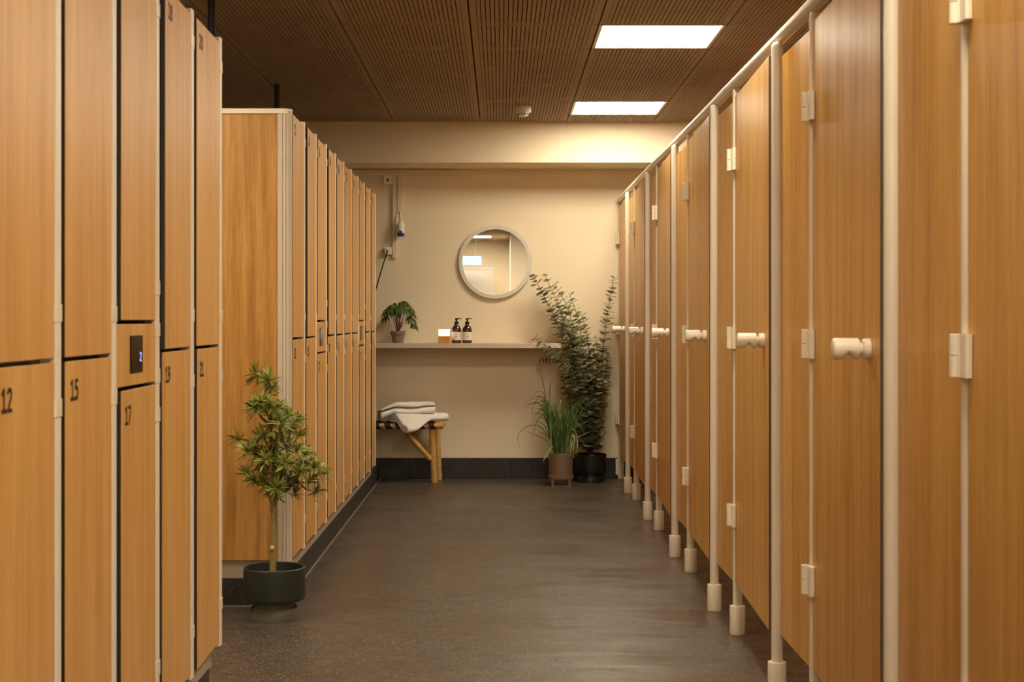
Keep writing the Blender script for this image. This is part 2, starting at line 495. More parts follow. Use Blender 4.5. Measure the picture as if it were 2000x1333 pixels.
lamp_labels = {
    'near': 'square glowing ceiling panel, the nearer and larger one seen above the cabins',
    'far': 'square glowing ceiling panel next to the cream beam and smoke detector',
    'o1': 'square ceiling panel lamp overhead between the two locker rows, out of view',
    'o2': 'square ceiling panel lamp overhead beside the camera, out of view',
    'fill_locker': 'added fill light, a square ceiling panel behind the camera on the locker side, out of view',  # added lamp, fills in light on faces turned to the camera
    'fill_cabin': 'added fill light, a square ceiling panel behind the camera on the cabin side, out of view',  # second added fill lamp, also brightens the mirrored entrance
    'fill_gap': 'added fill light, a square ceiling panel above the gap between the two locker rows, out of view',  # added to brighten the end panel of the far lockers
    'o3': 'square ceiling panel lamp seen only as a bright bar in the round mirror'}
for x, y, k in LAMPS:
    t = thing('ceiling_light', (x + .3, y + .301, ZC), lamp_labels[k], 'ceiling light', 'square ceiling light panels')
    f = MB()
    a, w = 0.296, 0.016
    for q in ((-a, a, -a, -a + w), (-a, a, a - w, a), (-a, -a + w, -a + w, a - w), (a - w, a, -a + w, a - w)):
        f.box(q[0], q[1], q[2], q[3], -0.003, 0.03)
    f.box(-a, a, -a, a, 0.03, 0.036)
    f.build('frame', M['lamp_frame'], t)
    g = MB(); g.box(-a + w, a - w, -a + w, a - w, 0.004, 0.012); g.build('diffuser', M['entry_diffuser'] if k == 'o3' else M['diffuser'], t)

# skirting of the back wall: dark tiles with joints
mb = MB()
mb.box(XL, XR, YB - .008, YB, 0, .147, 1)
x = XL
while x < XR - .02:
    mb.box(x + .001, min(x + .147, XR), YB - .014, YB - .007, 0.003, .149)
    x += .149
tag(mb.build('baseboard_back', [M['skirt'], M['grout_dark']]), kind='structure')

# low dark kerbs that carry the lockers
XF = -0.84               # locker door plane
def kerb(name, y0, y1):
    mb = MB()
    mb.box(-1.86, -0.876, y0, y1, 0, .113)
    mb.box(-0.876, -0.869, y0 - .006, y1, 0.0, .004, 1)
    mb.box(-1.86, -0.876, y0 - .007, y0, 0.0, .004, 1)
    return tag(mb.build(name, [M['skirt'], M['grout']]), kind='structure')
kerb('trim_2', 2.0, 4.425)
kerb('trim_3', 5.915, YB - .015)

# door and exit sign behind the camera, seen in the mirror
t = tag(bpy.data.objects.new('door_1', None), 'white door seen in the round mirror', kind='structure'); COL.objects.link(t)
t.location = (-0.58, YF, 0)
mb = MB(); mb.box(-.40, .40, 0, .02, 0.005, 2.03); mb.build('door_panel', M['door_white'], t)
mb = MB(); mb.box(-.45, -.405, 0, .03, 0, 2.08); mb.box(.405, .45, 0, .03, 0, 2.08); mb.box(-.405, .405, 0, .03, 2.035, 2.08)
mb.build('door_frame', M['door_white'], t)
t = thing('exit_sign', (-.55, -3.75, 2.087), 'pale blue lit sign hanging before the white door, in the mirror', 'sign')
mb = MB(); mb.box(-.22, .22, -.02, .02, 0, .15); bevel(mb.build('sign_box', M['exit_glow'], t), .004)
mb = MB(); mb.tube([(-.12, 0, .15), (-.12, 0, ZC - 2.087)], .002, 6)
mb.build('hanging_wire', M['white_plastic'], t)
mb = MB(); mb.tube([(.12, 0, .15), (.12, 0, ZC - 2.087)], .002, 6); mb.build('hanging_wire', M['white_plastic'], t)

# ------------------------------------------------------------------ lockers
ZD0, ZD1 = 0.19, 1.982           # door bottom and top
SPLIT0, SPLIT1 = 1.0712, 1.0788    # gap between lower and upper door
mesh_cache = {}

def locker(y0, pitch, number, upper_number, label, group, lock=False, ajar=(0.0, 0.0), screen_digit=None):
    t = thing('locker', (XF, y0, 0), label, 'locker', group)
    D = 0.50
    c = MB()                      # open-fronted carcass set back behind the doors
    c.box(-D, -.03, pitch - .034, pitch - .016, .187, 1.985)
    c.box(-D, -.03, .017, pitch - .034, .187, .203)
    c.box(-D, -.03, .017, pitch - .034, 1.969, 1.985)
    c.box(-D, -D + .01, .017, pitch - .034, .203, 1.969)
    c.box(-D + .01, -.05, .017, pitch - .034, 1.066, 1.084)
    c.build('carcass', M['carcass'], t)
    p = MB()                      # hinge post with rounded front
    p.rbox(-.03, .002, pitch - .041, pitch - .003, .176, 1.997, .005)
    p.build('hinge_post', M['beige_metal'], t)
    if lock:
        zs = (1.91, 1.23, 1.128, 1.015, .92, .30); lo1, up0 = .9945, 1.1505
    else:
        zs = (1.91, 1.165, .985, .30); lo1, up0 = SPLIT0, SPLIT1
    for z in zs:
        h = MB(); h.rbox(-.012, .0036, pitch - .046, pitch - .0025, z - .017, z + .017, .004)
        h.build('hinge', M['cream'], t)
    W = pitch - .012 - .042
    for (z0, z1, ang, num) in ((ZD0, lo1, ajar[0], number), (up0, ZD1, ajar[1], upper_number)):
        d = MB(); d.box(-.013, 0, -W, 0, z0, z1, 0, 1, 'x')
        o = d.build('door', [M['locker_wood'], M['dark_core']], t, (0, pitch - .0425, 0))
        bevel(o, .0015, 1)
        o.rotation_euler = (0, 0, math.radians(ang))
        if num:
            zt = z1 - .036 - .041
            digits(num, .041).build('number', M['number'], o, (.0006, -W + (.046 if num == '12' else .031), zt)).rotation_euler = (math.radians(90), 0, math.radians(90))
    if lock:
        d = MB(); d.box(-.013, 0, .004, pitch - .0425, lo1 + .007, up0 - .008, 0, 1, 'x')
        o = bevel(d.build('lock_panel', [M['locker_wood'], M['dark_core']], t), .0015, 1)
        s = MB(); s.box(0.0002, .003, .115, .225, 1.030, 1.116); bevel(s.build('screen', M['screen'], o), .001, 1)
        if screen_digit:
            digits(screen_digit, .021, .13, 1.3).build('display_digit', M['blue_led'], o, (.0036, .194, 1.056)).rotation_euler = (math.radians(90), 0, math.radians(90))
    return t

G1 = 'locker columns of the near row'
G2 = 'locker columns of the far row'
near = [  # y0, numbers, label
    (2.410, '12', None, 'tall two-door wooden locker with number 12 on its lower door', False, (0.5, 0.5)),
    (2.815, '15', None, 'tall two-door wooden locker with number 15 on its lower door', False, (0.8, 0.8)),
    (3.220, '17', '16', 'tall wooden locker numbered 17 with a black lock screen showing a blue digit', True, (1.3, 1.3)),
    (3.625, '19', '18', 'tall two-door wooden locker with number 19 on its lower door', False, (0.8, 2.0)),
    (4.030, '21', '20', 'tall two-door wooden locker numbered 21, last of the near row', False, (1.3, 1.0)),
]
for y0, n, u, lab, lk, aj in near:
    locker(y0, .405, n, u, lab, G1, lk, aj, '2' if lk else None)

ordinal = ['first', 'second', 'third', 'fourth', 'fifth', 'sixth', 'seventh', 'eighth', 'ninth', 'last']
PIT = .396
far_rows = []
for k in range(10):
    n = 23 + 2 * k
    lk = k in (2, 7)
    lab = {
        0: 'wooden locker numbered 23, right beside the grey fluted corner post',
        1: 'wooden locker numbered 25, second from the grey fluted corner post',
        2: 'wooden locker numbered 27 with a lock screen catching a bright reflection',
        7: 'eighth wooden locker from the fluted corner post, its lock screen dim',
        9: 'last wooden locker of the far row, nearest the back wall shelf'}.get(
        k, '%s wooden locker from the grey fluted corner post, two plain doors' % ordinal[k])
    aj = [(0.5, 0.5), (0.8, 1.7), (0.7, 0.8), (0.8, 1.5), (0.8, 0.9), (0.6, 0.7), (0.8, 0.7), (1.1, 0.9), (1.0, 1.0), (1.7, 1.2)][k]
    locker(5.925 + PIT * k, PIT, str(n), str(n - 1), lab, G2, lk, aj)

# end panel of the far row with fluted corner profile
t = thing('locker_end_panel', (XF, 5.90, 0), 'broad wooden end panel of the far locker row behind the potted tree', 'panel')
mb = MB(); mb.box(-1.0, -.052, 0.004, .022, .187, 1.980); mb.build('panel', M['panel_wood'], t)
mb = MB()
poly = [(-.054, 0.002), (-.050, 0.0), (-.036, 0.0), (-.0345, .0035), (-.033, .0), (-.022, .0), (-.0205, .004), (-.019, .001),
        (-.010, .004), (-.0085, .008), (-.006, .008), (-.002, .014), (0.0, .022), (0.0, .034), (-.054, .034)]
mb.prism(poly, .180, 1.990); mb.build('corner_post', M['corner'], t)
mb = MB()
poly = [(-1.0, -.003), (-.030, -.003), (-.016, 0.001), (-.004, .012), (.001, .026), (.001, .034), (-1.0, .034)]
mb.prism(poly, 1.9795, 1.999); mb.build('top_cap', M['beige_metal'], t)
mb = MB(); mb.box(-1.0, -.036, .016, .022, .113, .187); mb.build('kick_plate', M['plinth'], t)

for nm, y0, y1, lab in (('plinth_board', 2.41, 4.43, 'grey plinth board under the near locker row'),
                        ('plinth_board', 5.922, 9.885, 'grey plinth board under the far locker row, above the dark kerb')):
    mb = MB(); mb.box(-.016, 0, y0, y1, .113, .186)
    if y1 < 5: mb.box(-.95, -.016, y1 - .016, y1, .113, .186)
    o = mb.build('plinth_board', M['plinth'], None, (XF - .030, 0, 0)); tag(o, lab, 'plinth', 'grey plinth boards')

# panel that closes the near row towards the gap
t = tag(MB().box(-.95, -.032, 4.4195, 4.431, .187, 1.985).build('locker_side_panel', M['panel_wood'], None, (XF, 0, 0)),
        'wooden side panel closing the near locker row behind number 21', 'panel')

# black rods from locker tops to the ceiling
for px, d, lab in ((541, 8.6, 'black support rod standing on the far lockers, the fully visible one'),
                   (413, 6.25, 'black support rod half hidden behind the top of locker 21')):
    X = (px - 978) / FPX * d
    mb = MB(); mb.lathe([(.0155, 1.985), (.0155, ZC)], (0, 0, 0), 14)
    mb.lathe([(.03, 1.985), (.03, 1.990), (.0155, 1.992)], (0, 0, 0), 14)
    o = mb.build('support_rod', M['black_rod'], None, (X, d, 0)); tag(o, lab, 'rod', 'black rods above the lockers')

# ------------------------------------------------------------------ changing cabins
XPOLE, XPAN, XHP = 0.847, 0.857, 0.868
POLES = [3.190 + 1.324 * k for k in range(6)]
HINGES = [2.715, 4.055, 5.395, 6.730, 8.075, 9.415, 10.655]
count = ['nearest', 'second', 'third', 'fourth', 'fifth', 'sixth']

def make_foot(mb):
    mb.lathe([(.0275, 0), (.0285, .002), (.0285, .098), (.0275, .103), (.0185, .104)], (0, 0, 0), 24)

def post(name, x, y, label, group):
    t = thing(name, (x, y, 0), label, 'post', group)
    b = MB(); b.lathe([(.0175, .05), (.0175, 1.985), (.0165, 1.995), (.012, 2.002), (.005, 2.005)], (0, 0, 0), 24)
    b.build('tube', M['tube'], t)
    f = MB(); make_foot(f); f.build('foot', M['cream'], t)
    return t

for k, y in enumerate(POLES):
    last = ['The wide near post by the frame edge']
    lab = ['pale round cabin post, the widest one nearest the camera',
           'pale round cabin post, second from the camera, its foot at the picture bottom',
           'pale round cabin post with foot, third from the camera',
           'pale round cabin post with foot, fourth from the camera',
           'pale round cabin post with foot, second from the back wall',
           'pale round cabin post with foot, nearest the back wall'][k]
    post('cabin_post', XPOLE, y, lab, 'latch-side cabin posts')
for k, y in enumerate(HINGES[:6]):
    lab = ['slim pale hinge post between two panels, nearest the camera',
           'slim pale hinge post between two panels, second from the camera',
           'slim pale hinge post between two panels, third from the camera',
           'slim pale hinge post between two panels, fourth from the camera',
           'slim pale hinge post between two panels, second from the back wall',
           'slim pale hinge post between two panels, nearest the back wall'][k]
    post('hinge_post', XHP, y + .004, lab, 'hinge-side cabin posts')

t = thing('wall_post', (.862, 10.655, 0), 'pale square post fixed to the back wall behind the black pot', 'post')
mb = MB(); mb.box(-.012, .030, -.002, .034, 0, 1.985); bevel(mb.build('tube', M['tube'], t), .002)
mb = MB(); mb.box(-.030, -.0125, -.004, .020, .03, .145); bevel(mb.build('bracket', M['cream'], t), .002)

# overhead rail
t = thing('overhead_rail', (.864, 0, 2.022), 'long pale round rail running over all the cabin doors to the back wall', 'rail')
mb = MB(); mb.lathe([(.021, 1.2), (.021, 10.66)], (0, 0, 0), 24, axis='y'); mb.build('tube', M['tube'], t)
mb = MB(); mb.lathe([(.0225, 10.655), (.030, 10.658), (.030, 10.672), (.024, 10.676), (.024, YB)], (0, 0, 0), 24, axis='y'); mb.build('end_socket', M['tube'], t)

# fixed panels between each latch post and the next hinge post
flabs = ['narrow fixed wood panel right of the widest pale post, nearest the camera',
         'narrow fixed wood panel between the second latch post and its hinge post',
         'narrow fixed wood panel, third from the camera',
         'narrow fixed wood panel, third from the back wall',
         'narrow fixed wood panel, second from the back wall',
         'narrow fixed wood panel, nearest the back wall']
for k in range(6):
    y1 = POLES[k] - .0148; y0 = HINGES[k] + .0222
    mb = MB(); mb.box(0, .013, y0, y1, .186, 1.957, 0, 1, 'x')
    o = mb.build('fixed_panel', [M['cabin_wood'], M['cabin_edge']], None, (XPAN, 0, 0))
    bevel(o, .001, 1)
    tag(o, flabs[k], 'panel', 'narrow fixed cabin panels')

# doors: hinged at HINGES[k], closing on the latch post nearer to the camera
dlabs = ['wood cabin door cut off by the picture edge, nearest the camera',
         'wood cabin door with the largest cream knob',
         'wood cabin door with cream knob, third from the camera',
         'wood cabin door with cream knob, fourth from the camera',
         'wood cabin door with cream knob, third from the back wall',
         'wood cabin door with cream knob, second from the back wall',
         'wood cabin door hinged on the back wall beside the plants']
def knob_parts(t, y):
    # grip with a finger hollow underneath, standing out from the door
    g = MB()
    n = 28; prof = []
    L0, L1 = -.084, -.0235
    for i in range(25):
        u = i / 24
        h = L0 + (L1 - L0) * u
        r = .0245
        if u < .12: r = .0245 * (0.80 + 0.20 * math.sqrt(1 - (1 - u / .12) ** 2))
        if u > .93: r = .0245 * (0.88 + 0.12 * math.sqrt(max(0, 1 - ((u - .93) / .07) ** 2)))
        prof.append((r, h, u))
    b = 0
    for r, h, u in prof:
        dip = .012 * math.exp(-((u - .60) / .15) ** 2)
        for k in range(n):
            a = 2 * math.pi * k / n
            yy, zz = r * math.cos(a), r * math.sin(a)
            if zz < 0: zz += dip * (-zz / .0245)
            g.v.append((h, yy, zz))
    for i in range(24):
        for k in range(n):
            k2 = (k + 1) % n
            g.quad((i * n + k, i * n + k2, (i + 1) * n + k2, (i + 1) * n + k), 0, True)
    g.quad(tuple(reversed(range(n)))); g.quad(tuple(24 * n + k for k in range(n)))
    g.lathe([(.013, -.028), (.013, -.012)], (0, 0, 0), 20, axis='x')
    kn = g.build('knob', M['cream'], t, (0, y, 1.086))
    r = MB(); r.lathe([(.014, -.017), (.020, -.016), (.0235, -.012), (.0235, 0)], (0, 0, 0), 28, axis='x')
    r.build('rose', M['cream'], kn)

proto = None
for k in range(7):
    yh = HINGES[k]
    yl = POLES[k - 1] + .042 if k > 0 else HINGES[0] - .82
    Wd = yh - .0145 - yl
    t = thing('cabin_door', (XPAN, yh, 0), dlabs[k], 'door', 'changing cabin doors')
    mb = MB(); mb.box(0, .013, -.0145 - Wd, -.0145, .190, 1.970, 0, 1, 'x')
    bevel(mb.build('door_panel', [M['cabin_wood'], M['cabin_edge']], t), .001, 1)
    for z in (1.738, 1.086, .437):
        h = MB()
        h.lathe([(.0085, -.040), (.0095, -.039), (.0095, -.0015), (.0085, -.0008)], (-.0195, .002, 0), 16)
        h.lathe([(.0085, .0008), (.0095, .0015), (.0095, .039), (.0085, .040)], (-.0195, .002, 0), 16)
        h.rbox(-.0175, -.0075, -.0115, .012, -.039, .039, .002)
        h.rbox(-.0145, -.0005, -.050, -.0105, -.040, .040, .004)
        h.lathe([(.003, -.0152), (.003, -.0144)], (0, -.026, .026), 8, axis='x')
        h.build('hinge', M['cream'], t, (0, 0, z))
    t.rotation_euler = (0, 0, math.radians([-1.6, -1.7, -1.9, -1.7, -1.8, -1.7, -1.6][k]))   # the free doors rest slightly ajar
    knob_parts(t, -Wd - .012 + .105)

# unseen side partitions added behind each latch post to keep the cabins dark inside
for k, y in enumerate(POLES[:]):
    mb = MB(); mb.box(.885, XR, y - .0065, y + .0065, .19, 1.955)
    tag(mb.build('wall_added_partition', M['cabin_wood']), kind='structure')

# ------------------------------------------------------------------ back wall fittings
# shelf
x0 = -1.9; x1 = (1096 - 978) / FPX * 10.4
mb = MB(); mb.box(x0, x1, 10.40, YB, .951, .985)
o = bevel(mb.build('wall_shelf', M['shelf']), .002, 1)
tag(o, 'long pale shelf fixed to the back wall under the round mirror', 'shelf')
ZSH = .985

# mirror
mc = P(967.5, 512, 10.65)
t = thing('wall_mirror', (mc.x, YB, mc.z), 'round mirror with pale frosted rim on the back wall', 'mirror')
mb = MB(); mb.lathe([(.252, 0), (.252, -.022)], (0, 0, 0), 72, axis='y'); mb.build('backing', M['white_plastic'], t)
mb = MB(); mb.lathe([(.2375, -.0266), (.2385, -.0285), (.2655, -.0285), (.267, -.027), (.267, -.014), (.2375, -.014), (.2375, -.0266)], (0, 0, 0), 128, axis='y', cap0=False, cap1=False, sm=False)
mb.build('frame', M['frost'], t)
mb = MB(); mb.lathe([(.240, -.022), (.240, -.0265)], (0, 0, 0), 96, axis='y', sm=False); mb.build('mirror_glass', M['mirror'], t)

# cable trunking
def wall_box(name, px0, px1, py0, py1, depth, m, label, cat, group=None, d=10.68, bev=.003):
    a = P(px0, py1, d); b = P(px1, py0, d)
    mb = MB(); mb.box(a.x, b.x, YB - depth, YB, a.z, b.z)
    o = bevel(mb.build(name, m), bev)
    return tag(o, label, cat, group)
a = P(1, 344, 10.68); b = P(899, 331.5, 10.68)
mb = MB(); mb.box(-2.6, b.x, YB - .028, YB, a.z, min(b.z, ZS - .001))
tag(bevel(mb.build('cable_trunking', M['trunking']), .003), 'horizontal painted cable trunking under the cream beam', 'cable trunking')
wall_box('cable_trunking', 766.5, 775, 344, 505, .024, M['trunking'], 'long vertical cable trunking between the two white boxes', 'cable trunking')
wall_box('cable_trunking', 776, 785.5, 344, 415, .024, M['trunking'], 'short vertical cable trunking above the blue and white plug', 'cable trunking')
def junction(px0, px1, py0, py1, label):
    a = P(px0, py1, 10.67); b = P(px1, py0, 10.67)
    t = thing('junction_box', ((a.x + b.x) / 2, YB, (a.z + b.z) / 2), label, 'junction box', 'white junction boxes')
    w = (b.x - a.x) / 2; h = (b.z - a.z) / 2
    mb = MB(); mb.box(-w, w, -.034, 0, -h, h); bevel(mb.build('box', M['white_plastic'], t), .003)
    return t, w, h
t, w, h = junction(749.5, 766, 343.5, 361, 'upper white junction box under the horizontal trunking')
mb = MB(); mb.box(-.006, .004, -.0350, -.034, -.012, .012); mb.build('switch_slot', M['black'], t)
t, w, h = junction(751, 765.5, 483, 497.5, 'lower white junction box with a black cord coming out')
mb = MB(); mb.lathe([(.010, -.034), (.010, -.042), (.006, -.044)], (0, 0, .004), 16, axis='y'); mb.build('cord_gland', M['white_plastic'], t)
pts = [P(757.5, 490, 10.64), P(754, 500, 10.635), P(749, 515, 10.64), P(742, 538, 10.645), P(735, 562, 10.65), P(727, 592, 10.66), P(719, 625, 10.672)]
mb = MB(); mb.tube(pts, .0045, 8)
tag(mb.build('power_cord', M['black']), 'black cord hanging from the lower junction box', 'cord')
c = P(782.5, 448, 10.62)
t = thing('plug_connector', (c.x, 10.63, c.z), 'white power plug with blue cap hanging on the back wall', 'plug')
mb = MB(); mb.lathe([(.014, .062), (.017, .058), (.018, .044), (.024, .040), (.0275, .030), (.0275, -.020), (.024, -.030)], (0, 0, 0), 24)
mb.lathe([(.020, .050), (.020, .054)], (0, 0, 0), 24); mb.build('body', M['white_plastic'], t)
mb = MB(); mb.lathe([(.025, -.026), (.027, -.032), (.027, -.044), (.021, -.052), (.018, -.052)], (0, 0, 0), 24); mb.box(-.011, .011, -.030, -.02, -.045, -.012)
mb.build('cap', M['blue'], t)
mb = MB(); mb.tube([(0, 0, .055), (-.004, .004, .085), (-.008, .030, .128)], .008, 10); mb.build('cable', M['trunking'], t)

# smoke detector
mb_t = thing('smoke_detector', (.146, 9.52, ZC), 'white smoke detector on the ceiling left of the far light panel', 'smoke detector')
mb = MB(); mb.lathe([(.052, 0), (.052, -.010), (.050, -.032), (.046, -.038)], (0, 0, 0), 32); mb.build('base', M['white_plastic'], mb_t)
mb = MB(); mb.lathe([(.036, -.036), (.031, -.056), (.024, -.062), (.004, -.064)], (0, 0, 0), 32)
mb.build('sensor_head', M['white_plastic'], mb_t)
mb = MB()
for k in range(10):
    a = 2 * math.pi * k / 10
    x, y = .0345 * math.cos(a), .0345 * math.sin(a)
    mb.tube([(x, y, -.042), (x * .93, y * .93, -.052)], .0035, 6)
mb.build('vents', M['black'], mb_t)

# ------------------------------------------------------------------ shelf things
def pump_bottle(label):
    t = thing('soap_bottle', (0, 0, ZSH), label, 'bottle', 'amber pump bottles on the shelf')
    b = MB(); b.lathe([(.033, 0), (.0345, .003), (.0345, .085), (.0335, .098), (.029, .113), (.021, .124), (.0145, .130), (.013, .136)], (0, 0, 0), 32)
    b.build('body', M['amber'], t)
    l = MB()
    n = 24; b0 = 0; r = .0349
    for z in (.022, .080):
        for k in range(n + 1):
            a = math.radians(-90 - 75 + 150 * k / n)
            l.v.append((r * math.cos(a), r * math.sin(a), z))
    for k in range(n): l.quad((k, k + 1, n + 2 + k, n + 1 + k), 0, True)
    lo = l.build('label', M['label'], t)
    q = MB()
    for z, hw in ((.062, 12), (.048, 22), (.043, 16), (.032, 10)):
        b = len(q.v)
        for zz in (z - .0012, z + .0012):
            for k in range(7):
                a = math.radians(-90 - hw + 2 * hw * k / 6)
                q.v.append((.0353 * math.cos(a), .0353 * math.sin(a), zz))
        for k in range(6): q.quad((b + k, b + k + 1, b + 8 + k, b + 7 + k), 0, True)
    q.build('print', M['print'], lo)
    c = MB(); c.lathe([(.0145, .134), (.0155, .136), (.0155, .152), (.013, .155)], (0, 0, 0), 24)
    c.lathe([(.006, .154), (.006, .166), (.010, .167), (.010, .177), (.007, .179)], (0, 0, 0), 18)
    c.tube([(.006, 0, .1755), (.026, 0, .1760), (.036, 0, .1735)], [.005, .0035, .003], 8)
    c.build('pump', M['black'], t)
    return t
b1 = pump_bottle('amber pump bottle with cream label, the one beside the white cube')
p = P(891.5, 670, 10.50); b1.location = (p.x, 10.50, ZSH)
b2 = copy_tree(b1); p = P(912.5, 670, 10.49); b2.location = (p.x, 10.49, ZSH); b2.rotation_euler = (0, 0, math.radians(4))
b2['label'] = 'amber pump bottle with cream label, the one further from the white cube'

p = P(867.5, 670, 10.47)
t = thing('block_lamp', (p.x, 10.48, ZSH), 'small square block lamp, glowing white above and golden wood below, beside the bottles', 'lamp')
mb = MB(); mb.box(-.040, .040, -.040, .040, 0, .050); bevel(mb.build('wooden_base', M['gold_wood'], t), .002)
mb = MB(); mb.box(-.040, .040, -.040, .040, .0505, .100); bevel(mb.build('white_top', M['white_gloss'], t), .003, 3)

# small finger-leaf plant in clay pot
p = P(777, 670, 10.52)
t = thing('potted_finger_plant', (p.x, 10.52, ZSH), 'small drooping green plant in a weathered clay pot on the shelf', 'potted plant')
mb = MB(); mb.lathe([(.037, 0), (.038, .002), (.0475, .062), (.053, .063), (.0545, .086), (.051, .088), (.047, .086), (.044, .076)], (0, 0, 0), 32, cap1=False)
pot = mb.build('pot', M['clay'], t)
mb = MB(); mb.lathe([(.045, .074), (.02, .078), (.003, .079)], (0, 0, 0), 20, cap0=False); mb.build('soil', M['soil'], t)
random.seed(21)
st = MB(); lf = MB()
def palmate(c, out, L):
    out = Vector(out).normalized()
    nrm = Vector((0, 0, 1)) if abs(out.z) < .9 else Vector((out.x, out.y, .2))
    side = out.cross(nrm).normalized()
    n = 7
    for i in range(n):
        a = math.radians(-105 + 210 * i / (n - 1))
        d = out * math.cos(a) + side * math.sin(a) + Vector((0, 0, -.45 - .5 * random.random()))
        l = L * (1.0 - .35 * abs(i - 3) / 3) * U(.85, 1.1)
        lf.leaf(c, d, nrm + Vector((U(-.3, .3), U(-.3, .3), 0)), l, l * .25, curl=U(.5, 1.1), seg=5)
targets = [(781, 590, 0), (789, 588, .03), (772, 592, -.03), (764, 596, .02), (795, 594, -.02), (758, 602, -.03), (801, 602, .02), (754, 609, .03),
           (804, 611, -.01), (757, 617, -.01), (798, 618, .03), (777, 598, -.07), (786, 600, -.08), (768, 604, -.06), (794, 606, -.06), (780, 596, .06),
           (770, 602, .07), (791, 602, .06), (803, 622, -.03), (762, 608, .06), (776, 608, -.08), (806, 632, .0)]
for (px, py, dy) in targets:
    q = P(px, py, 10.52) - Vector(t.location); q.y = dy
    s0 = Vector((U(-.012, .012), U(-.012, .012), .078))
    mid = s0.lerp(q, .55) + Vector((0, 0, .030)); mid.x *= .75; mid.y *= .75
    pts = [s0, s0.lerp(mid, .5), mid, q]
    st.tube(pts, [.0026, .0022, .0018, .0012], 6)
    out = Vector((q.x - s0.x, q.y, 0.0)); 
    if out.length < .02: out = Vector((U(-1, 1), U(-1, 1), .3))
    palmate(q, out, U(.066, .092))
st.build('stems', M['twig'], t); lf.build('foliage', M['finger_leaf'], t)

# ------------------------------------------------------------------ bamboo bench and towels
BZ = .404; BY0, BY1 = 10.375, 10.60
t = thing('bamboo_bench', (-.80, 10.49, 0), 'bamboo bench with black woven straps against the back wall', 'bench')
L0, L1 = -.48, .395
def bamboo(pts, r, nodes):
    mb = MB(); pts = [Vector(p) for p in pts]
    a, b = pts[0], pts[-1]; n = 40
    P_ = []; R_ = []
    for i in range(n + 1):
        u = i / n
        P_.append(a.lerp(b, u))
        bump = sum(math.exp(-((u - k) / .012) ** 2) for k in nodes)
        R_.append(r * (1 + .10 * bump))
    mb.tube(P_, R_, 14)
    return mb
for y in (BY0 - 10.49, BY1 - 10.49):
    bamboo([(L0, y, BZ), (L1, y, BZ)], .0185, (.12, .37, .62, .87)).build('rail', M['bamboo'], t)
for k, (xx, yb, yt, zt) in enumerate(((.33, -.072, -.100, .395), (.355, .105, .095, .395), (-.41, -.072, -.100, .395), (-.43, .105, .095, .395))):
    s = 1 if xx > 0 else -1
    bamboo([(xx - .015 * s, yt + (.018 if k % 2 == 0 else -.018), zt), (xx, yb, 0)], .0225, (.22, .52, .93)).build('leg', M['bamboo'], t)
for s in (1, -1):
    bamboo([(.12 * s, -.100, .375), (.305 * s, -.090, .165)], .0175, (.35, .9)).build('brace', M['bamboo'], t)
    bamboo([(.12 * s, .080, .375), (.315 * s, .085, .175)], .0175, (.35, .9)).build('brace', M['bamboo'], t)
x = L0 + .02
ystart, yend = BY0 - 10.49, BY1 - 10.49
k = 0
while x < L1 - .06:
    mb = MB(); w = .021
    # loop: around both rails, over the top and back underneath
    R = .0205; prof = []
    for i in range(9):
        a = math.radians(90 + 180 * i / 8); prof.append((ystart + R * math.cos(a), BZ + R * math.sin(a)))
    for i in range(9):
        a = math.radians(-90 + 180 * i / 8); prof.append((yend + R * math.cos(a), BZ + R * math.sin(a)))
    m_ = len(prof)
    for off in (0, .0018):
        for xx in (x - w, x + w):
            for (yy, zz) in prof:
                cy = ystart if yy < ystart else (yend if yy > yend else yy)
                dv = Vector((yy - cy, zz - BZ)); dv.normalize()
                mb.v.append((xx + (0.012 if yy < 0 and zz < BZ else 0), yy + dv.x * off, zz + dv.y * off))
    def ring(a, b, rev=False):
        for i in range(m_):
            j = (i + 1) % m_
            q = (a + i, a + j, b + j, b + i)
            mb.quad(tuple(reversed(q)) if rev else q, 0, True)
    ring(2 * m_, 3 * m_); ring(0, m_, True); ring(0, 2 * m_); ring(m_, 3 * m_, True)
    mb.build('seat_strap', M['strap'], t)
    x += .077; k += 1

